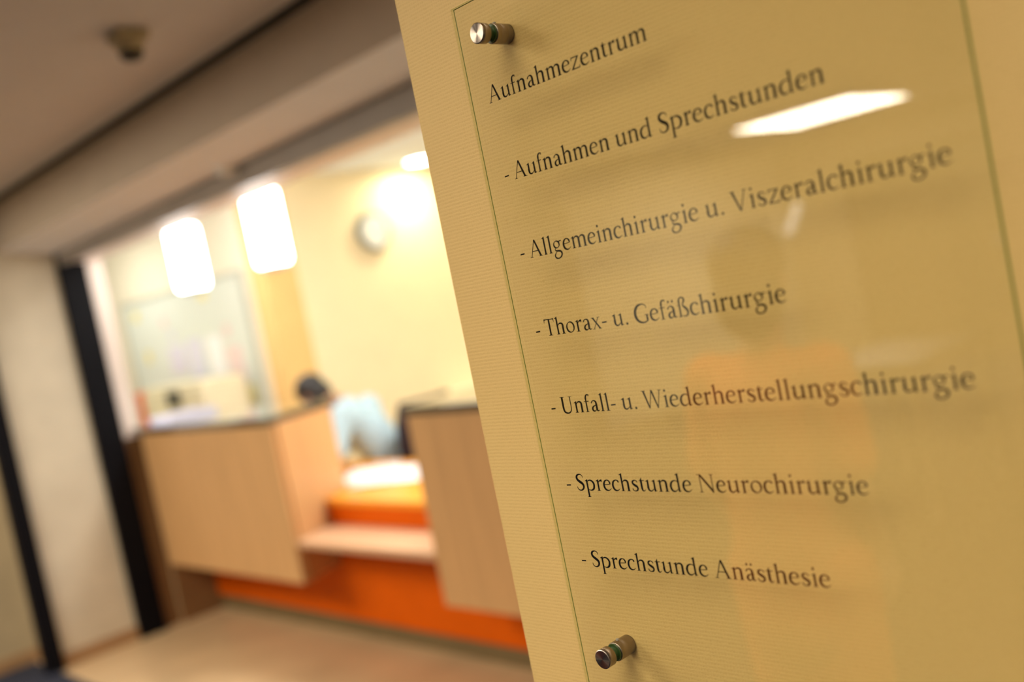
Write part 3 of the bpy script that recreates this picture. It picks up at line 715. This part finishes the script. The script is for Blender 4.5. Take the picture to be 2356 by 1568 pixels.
for k in range(5):
    a_ = 2 * PI * k / 5 + .3
    ex, ey = -4.93 + .29 * math.cos(a_), 3.64 + .29 * math.sin(a_)
    bm = bmesh.new(); tube(bm, [(-4.93, 3.64, .105), (-4.93 + .15 * math.cos(a_), 3.64 + .15 * math.sin(a_), .09), (ex, ey, .068)], [.026, .02, .014])
    lg = pc('leg', bm, M['dark_pl'])
    cs = obj('caster', lathe(bmesh.new(), [(.02, -.02), (.028, -.012), (.028, .012), (.02, .02)], 14, 'Y', (ex, ey, .0285)), M['dark_pl']); cs.parent = lg

# -- colleague in orange work clothes, who is seen mirrored in the glass (stands left of the photographer)
ps = empty('person', (0, 0, 0))
tag(ps, 'standing person with black hair in orange tunic and trousers, mirrored in the glass sign', 'person')
cx0, cy0 = -1.32, -1.0
def Q(a_, b_, z): return Vector((cx0 + a_, cy0 - b_, z))       # a: across (x), b: towards the sign (y)
bm = bmesh.new()
hc = Q(.015, .0, 1.448)
bones = [(Q(0, 0, .82), Q(0, 0, 1.00), .115, .105), (Q(0, 0, 1.0), Q(0, 0, 1.17), .105, .115), (Q(0, 0, 1.17), Q(0, 0, 1.27), .11, .06), (Q(0, 0, 1.25), Q(.01, .01, 1.36), .050, .048)]
for s_ in (-1, 1):
    sh_ = Q(.0 + s_ * .15, 0, 1.235); el_ = Q(s_ * .185, -.02, .985); wr_ = Q(s_ * .155, .10, .80)
    kn_ = Q(s_ * .085, .01, .44); an_ = Q(s_ * .085, -.01, .075); hp_ = Q(s_ * .075, 0, .80)
    bones += [(Q(0, 0, 1.2), sh_, .07, .048), (sh_, el_, .043, .034), (el_, wr_, .034, .022), (hp_, kn_, .080, .052), (kn_, an_, .050, .034), (an_, Q(s_ * .095, .12, .035), .034, .03)]
    hand(bm, wr_, (0, -.35, -1), (s_, -.2, 0), s_, .3, .92)
for b_ in bones: capsule(bm, *b_)
T = head(bm, hc, (-.25, -1, 0), (0, 0, 1), .97)
fuse('body', bm, M['skin'], ps, .0065)
eyes(T, ps)
bm = bmesh.new(); TE(bm, (0, -.024, .048), (.088, .098, .084)); TE(bm, (0, -.055, -.03), (.082, .064, .10)); fuse('hair', bm, M['hair'], ps, .006)
bm = bmesh.new()
for a_, b_, ra, rb in ((Q(0, 0, .70), Q(0, 0, .98), .155, .135), (Q(0, 0, .98), Q(0, 0, 1.16), .135, .14), (Q(0, 0, 1.16), Q(0, 0, 1.24), .135, .08)):
    capsule(bm, a_, b_, ra, rb)
for s_ in (-1, 1):
    capsule(bm, Q(0, 0, 1.19), Q(s_ * .15, 0, 1.235), .09, .064); capsule(bm, Q(s_ * .15, 0, 1.235), Q(s_ * .18, -.015, 1.04), .064, .058)
fuse('tunic', bm, M['tunic'], ps, .008)
bm = bmesh.new()
for s_ in (-1, 1):
    capsule(bm, Q(s_ * .075, 0, .78), Q(s_ * .085, .01, .44), .105, .082); capsule(bm, Q(s_ * .085, .01, .44), Q(s_ * .085, -.01, .13), .08, .07)
fuse('trousers', bm, M['tunic_tr'], ps, .008)
for s_ in (-1, 1):
    bm = bmesh.new(); capsule(bm, Q(s_ * .085, -.02, .046), Q(s_ * .095, .13, .042), .045, .041); fuse('shoe', bm, M['shoe'], ps, .008)

# ================================================================== LIGHT FITTINGS
def luminaire(x, y, z, s, t, mt, label, grp):
    e = empty('ceiling_light', (x, y, z)); tag(e, label, 'lamp', grp)
    f_ = .03
    bm = bmesh.new()
    for x0, x1, y0, y1 in ((-s, s, -t, -t + f_), (-s, s, t - f_, t), (-s, -s + f_, -t + f_, t - f_), (s - f_, s, -t + f_, t - f_)):
        bxm(bm, x0, x1, y0, y1, -.028, -.0005)
    obj('frame', bm, M['lamp_frame'], e)
    bm = bmesh.new(); bxm(bm, -s + f_ + .001, s - f_ - .001, -t + f_ + .001, t - f_ - .001, -.018, -.006)
    obj('diffuser', bm, mt, e)
lab = ['square ceiling light above the glass sign and the photographer', 'square ceiling light behind the photographer', 'square ceiling light over the left of the hall', 'large lit ceiling panel mirrored at the upper right of the glass', 'added square ceiling light nearest the black posts', 'added square ceiling light above the standing person']
for (x, y, p), lb in zip(HALL_PANELS, lab):
    s = .42 if x in (1.5, -2.0) else .60
    luminaire(x, y, 2.5, s, s, M['lamp_on'] if p > 100 else M['lamp_near'], lb, 'ceiling lights of the hall')
for (x, y, p), lb in zip(RECEP_FILL, ('added fill light hidden behind the sign wall edge', 'added fill light at the back of the reception', 'added fill light in front of the left half of the whiteboard', 'added fill light between the lintel and the ochre column')):
    luminaire(x, y, 2.6, .5, .3, M['lamp_near'], lb, 'added fill lights of the reception')
for (x, y), lb in zip(DOWNLIGHTS, ('round recessed downlight by the yellow wall beside the sign wall edge', 'round recessed downlight hidden behind the sign wall')):
    e = empty('downlight', (x, y, 2.6)); tag(e, lb, 'lamp', 'downlights along the yellow wall')
    obj('ring', lathe(bmesh.new(), [(.125, -.0005), (.125, -.008), (.108, -.014), (.10, -.002)], 36), M['lamp_frame'], e)
    obj('lens', lathe(bmesh.new(), [(.098, -.0145), (.098, -.018), (.07, -.024), (.02, -.026)], 32), M['down_on'], e)
def pendant(h, n, zb_, zt, label):
    e = empty('pendant_lamp', (-h, n, 2.6)); tag(e, label, 'lamp', 'pendant lamps over the reception desk')
    L0, L1 = zb_ - 2.6, zt - 2.6; r = .092
    area('ceiling_fill', (-h, n, zt + .04), (.12, .12), 7, NEUT, rot=(PI, 0, 0), shape='DISK')  # added lamp above the shade, whitens the reception ceiling
    obj('canopy', lathe(bmesh.new(), [(.05, -.0005), (.05, -.018), (.02, -.03), (.004, -.032)], 24), M['chrome'], e)
    obj('cable', lathe(bmesh.new(), [(.003, L1 + .03), (.003, -.031)], 8), M['dark_pl'], e)
    obj('holder', lathe(bmesh.new(), [(.03, L1 + .001), (.03, L1 + .02), (.012, L1 + .03)], 20), M['chrome'], e)
    obj('lamp_shade', lathe(bmesh.new(), [(r * .80, L0), (r * .96, L0 + .012), (r, L0 + .04), (r, L1 - .04), (r * .96, L1 - .012), (r * .8, L1)], 40), M['pendant_on'], e, smooth=False)
    obj('base_disc', lathe(bmesh.new(), [(r * .55, L0 - .024), (r * .78, L0 - .018), (r * .80, L0 - .001)], 32), M['grey_pl'], e)
pendant(5.64, 2.80, 1.89, 2.262, 'left lit cylindrical pendant lamp, in front of the whiteboard')
pendant(4.70, 2.80, 1.89, 2.285, 'right lit cylindrical pendant lamp, in front of the ochre column')

# ================================================================== WALL AND CEILING THINGS
ck = empty('wall_clock', (-6.2, 4.56, 2.136)); tag(ck, 'round wall clock with grey rim on the yellow wall', 'clock')
bm = bmesh.new(); prof = [(.142, .001), (.150, .02), (.142, .045), (.125, .05), (.112, .040), (.112, .001)]
lathe(bm, prof, 48, 'X'); obj('rim', bm, M['teal_grey'], ck, smooth=False)
obj('dial', lathe(bmesh.new(), [(.111, .0405), (.111, .043)], 40, 'X'), M['white_pl'], ck)
for k in range(12):
    a_ = 2 * PI * k / 12; c_, s_ = math.cos(a_), math.sin(a_)
    bm = bmesh.new(); q4 = [(c_ * r_ - s_ * t_, s_ * r_ + c_ * t_) for r_, t_ in ((.088, -.003), (.104, -.003), (.104, .003), (.088, .003))]
    A = [bm.verts.new((.0432, y_, z_)) for y_, z_ in q4]; B = [bm.verts.new((.0440, y_, z_)) for y_, z_ in q4]
    bm.faces.new(A[::-1]); bm.faces.new(B)
    for t in range(4): bm.faces.new((A[t], A[(t + 1) % 4], B[(t + 1) % 4], B[t]))
    obj('hour_mark', bm, M['dark_pl'], ck)
for ln, wd, a_ in ((.062, .005, 1.2), (.09, .0035, -.5)):
    bm = bmesh.new(); c_, s_ = math.cos(a_), math.sin(a_)
    x_ = .0444 + (.0008 if wd < .004 else 0)
    ps_ = [(c_ * r_ - s_ * t_, s_ * r_ + c_ * t_) for r_, t_ in ((-.015, -wd), (ln, -wd), (ln, wd), (-.015, wd))]
    A = [bm.verts.new((x_, p[0], p[1])) for p in ps_]; B = [bm.verts.new((x_ + .0006, p[0], p[1])) for p in ps_]
    bm.faces.new(A[::-1]); bm.faces.new(B)
    for k in range(4): bm.faces.new((A[k], A[(k + 1) % 4], B[(k + 1) % 4], B[k]))
    obj('clock_hand', bm, M['dark_pl'], ck)

wb = empty('whiteboard', (-7.5, 3.6, 1.55)); tag(wb, 'large pale whiteboard with grey frame on the cream wall', 'whiteboard')
def pw(nm, h0, h1, n0, n1, z0, z1, m, par, bevel=0): return child(box(nm, -h0, -h1, n0, n1, z0, z1, m, bevel=bevel), par)
pw('board', 6.52, 8.56, 3.580, 3.598, 1.02, 2.00, M['board'], wb)
for a in ((6.49, 6.52, 1.0, 2.03), (8.56, 8.59, 1.0, 2.03)): pw('frame', a[0], a[1], 3.572, 3.598, a[2], a[3], M['board_frame'], wb)
for a in ((6.52, 8.56, 1.0, 1.02), (6.52, 8.56, 2.0, 2.03)): pw('frame', a[0], a[1], 3.572, 3.598, a[2], a[3], M['board_frame'], wb)
pw('pen_tray', 6.9, 8.2, 3.53, 3.571, 1.0, 1.012, M['board_frame'], wb)
def note(h, z, w_, t, m, label, grp='papers pinned on the whiteboard'):
    o = box('paper_sheet', -h - w_ / 2, -h + w_ / 2, 3.5745, 3.5770, z - t / 2, z + t / 2, m); tag(o, label, 'paper', grp)
notes = [(7.72, 1.49, .28, .22, 'paper_lilac', 'lilac sheet low on the whiteboard above the cream machine'), (7.40, 1.47, .24, .30, 'paper_lilac', 'tall lilac sheet at the centre of the whiteboard'),
         (7.08, 1.46, .22, .30, 'paper', 'white sheet right of the tall lilac sheet'), (6.80, 1.36, .22, .30, 'paper_pink', 'pale pink sheet near the right frame of the whiteboard'),
         (7.00, 1.16, .22, .24, 'paper', 'white sheet in the bottom row of the whiteboard'), (6.70, 1.12, .20, .20, 'paper_yel', 'pale yellow sheet in the bottom right corner of the whiteboard'),
         (7.84, 1.80, .08, .08, 'paper_pink', 'small pink note high on the left of the whiteboard'), (6.84, 1.63, .09, .09, 'paper_pink', 'small pink note high on the right of the whiteboard'),
         (8.34, 1.90, .12, .08, 'paper_yel', 'small yellow note in the top left corner of the whiteboard'), (7.10, 1.92, .12, .06, 'paper_yel', 'small yellow note at the top of the whiteboard'),
         (8.25, 1.55, .10, .10, 'paper_yel', 'small yellow note at the left of the whiteboard'), (7.75, 1.68, .07, .07, 'paper_lilac', 'small blue grey note above the lilac sheets')]
for h, z, w_, t, m, lb in notes: note(h, z, w_, t, M[m], lb)

# cabinet with a machine below the whiteboard
cb = empty('cabinet', (-7.3, 3.35, 0)); tag(cb, 'low beech cabinet under the whiteboard', 'cabinet')
pw('body', 6.55, 8.35, 3.13, 3.568, 0.0, .96, M['beech'], cb)
pw('top', 6.53, 8.37, 3.105, 3.568, .961, .985, M['beech_x'], cb)
for k in range(4):
    pw('door', 6.56 + k * .45, 7.0 + k * .45, 3.112, 3.129, .08, .94, M['beech'], cb)
    kb = child(obj('knob', lathe(bmesh.new(), [(.006, -.02), (.012, -.018), (.012, -.006), (.005, 0)], 12, 'Y', (-(6.62 + k * .45), 3.1115, .75)), M['chrome']), cb)
pr = empty('office_machine', (-6.95, 3.3, .986)); tag(pr, 'cream office machine with a dark opening, standing below the whiteboard', 'printer')
pw('body', 6.57, 7.55, 3.16, 3.50, .986, 1.285, M['cream_pl'], pr, .012)
pw('lid', 6.59, 7.53, 3.17, 3.49, 1.286, 1.32, M['cream_pl'], pr, .008)
pw('slot', 6.92, 7.12, 3.146, 3.159, 1.17, 1.28, M['dark_box'], pr)
pw('tray', 6.7, 7.4, 3.06, 3.159, 1.03, 1.045, M['cream_pl'], pr)
fo = empty('ring_binder', (-7.72, 3.3, .986)); tag(fo, 'red orange ring binder left of the cream office machine', 'binder')
pw('cover', 7.66, 7.78, 3.2, 3.46, .986, 1.30, M['red'], fo, .004)
pw('pages', 7.675, 7.765, 3.2005, 3.462, .990, 1.265, M['paper'], fo)
bx_ = empty('reflection_tray', (-5.62, 2.58, 1.169)); tag(bx_, 'pale open box standing in for a reflection on the left end of the counter top', 'tray')
pw('tray_floor', 5.48, 5.76, 2.42, 2.70, 1.169, 1.174, M['paper_lilac'], bx_)  # tray shape put in for a pale reflection on the counter top
for a in ((5.48, 5.485, 2.42, 2.70), (5.755, 5.76, 2.42, 2.70)): pw('tray_side', a[0], a[1], a[2], a[3], 1.1742, 1.205, M['paper_lilac'], bx_)
pw('tray_side', 5.486, 5.754, 2.695, 2.70, 1.1742, 1.205, M['paper_lilac'], bx_)
lo = empty('reflection_block', (-6.0, 5.7, 0)); tag(lo, 'low cream block standing in for a counter top reflection, along the yellow wall', 'cabinet')
pw('body', 5.82, 6.198, 4.95, 6.8, 0, .80, M['cream'], lo); pw('top', 5.80, 6.198, 4.93, 6.82, .801, .83, M['cream'], lo)  # block put in for the cream tone reflected by the counter top
for k in range(4): pw('door', 5.803, 5.819, 4.96 + k * .46, 5.41 + k * .46, .06, .78, M['cream'], lo)

# ceiling detector and small round sensor
sd_ = empty('ceiling_detector', (-2.885, 1.398, 2.5)); tag(sd_, 'small yellowed detector box with dark lens on the hall ceiling', 'detector')
bm = bmesh.new(); prism(bm, [(-.05, -.048), (.05, -.048), (.05, .048), (-.05, .048)], -.030, -.0005); obj('base_plate', bm, M['olive_pl'], sd_, bevel=.008)
obj('housing', lathe(bmesh.new(), [(.044, -.0302), (.042, -.052), (.036, -.060)], 32), M['olive_pl'], sd_)
obj('lens', lathe(bmesh.new(), [(.035, -.0602), (.033, -.075), (.020, -.086), (.004, -.089)], 28), M['dark_pl'], sd_)
se = empty('round_sensor', (-3.705, 2.128, 2.232)); tag(se, 'small round silver sensor at the top of the lintel trim', 'sensor')
obj('housing', lathe(bmesh.new(), [(.024, -.0005), (.030, -.008), (.030, -.075), (.020, -.082)], 28, 'Y'), M['white_pl'], se)
obj('lens', lathe(bmesh.new(), [(.017, -.0822), (.012, -.090), (.003, -.093)], 20, 'Y'), M['white_pl'], se)

# glowing streak, screen and shelf on the side of the hall that only the glass mirrors
tb = empty('bright_streak', (-6.05, -9.2, 1.64)); tag(tb, 'slanting glowing streak of unknown source, mirrored beside the head of the standing person', 'lamp')
bm = bmesh.new(); tube(bm, [(.10, .09, .15), (-.08, .09, -.15)], .045, 14); obj('tube', bm, M['streak_on'], tb, smooth=False)  # glow added for an unidentified bright streak
bm = bmesh.new(); tube(bm, [(.115, .03, .175), (-.095, .03, -.175)], .03, 10); obj('holder', bm, M['chrome'], tb)
ht = empty('table', (-2.6, -4.0, 0)); tag(ht, 'dark topped side table mirrored at the right of the glass', 'table')
child(box('table_top', -2.92, -2.30, -4.6, -3.7, .76, .80, M['dark_box'], bevel=.004), ht)
for x, y in ((-2.87, -4.55), (-2.35, -4.55), (-2.87, -3.75), (-2.35, -3.75)):
    child(obj('leg', lathe(bmesh.new(), [(.022, 0), (.022, .759)], 12, 'Z', (x, y, 0)), M['chrome']), ht)
lf = empty('leaflet_stack', (-3.0, -3.9, .801)); 
bm = bmesh.new(); bxm(bm, -2.90, -2.76, -3.98, -3.75, .801, .86); lf2 = obj('leaflets', bm, M['paper']); child(lf2, lf)
lf.name = 'leaflet_stack'; tag(lf, 'white stack of leaflets on the corner of the dark side table', 'paper')
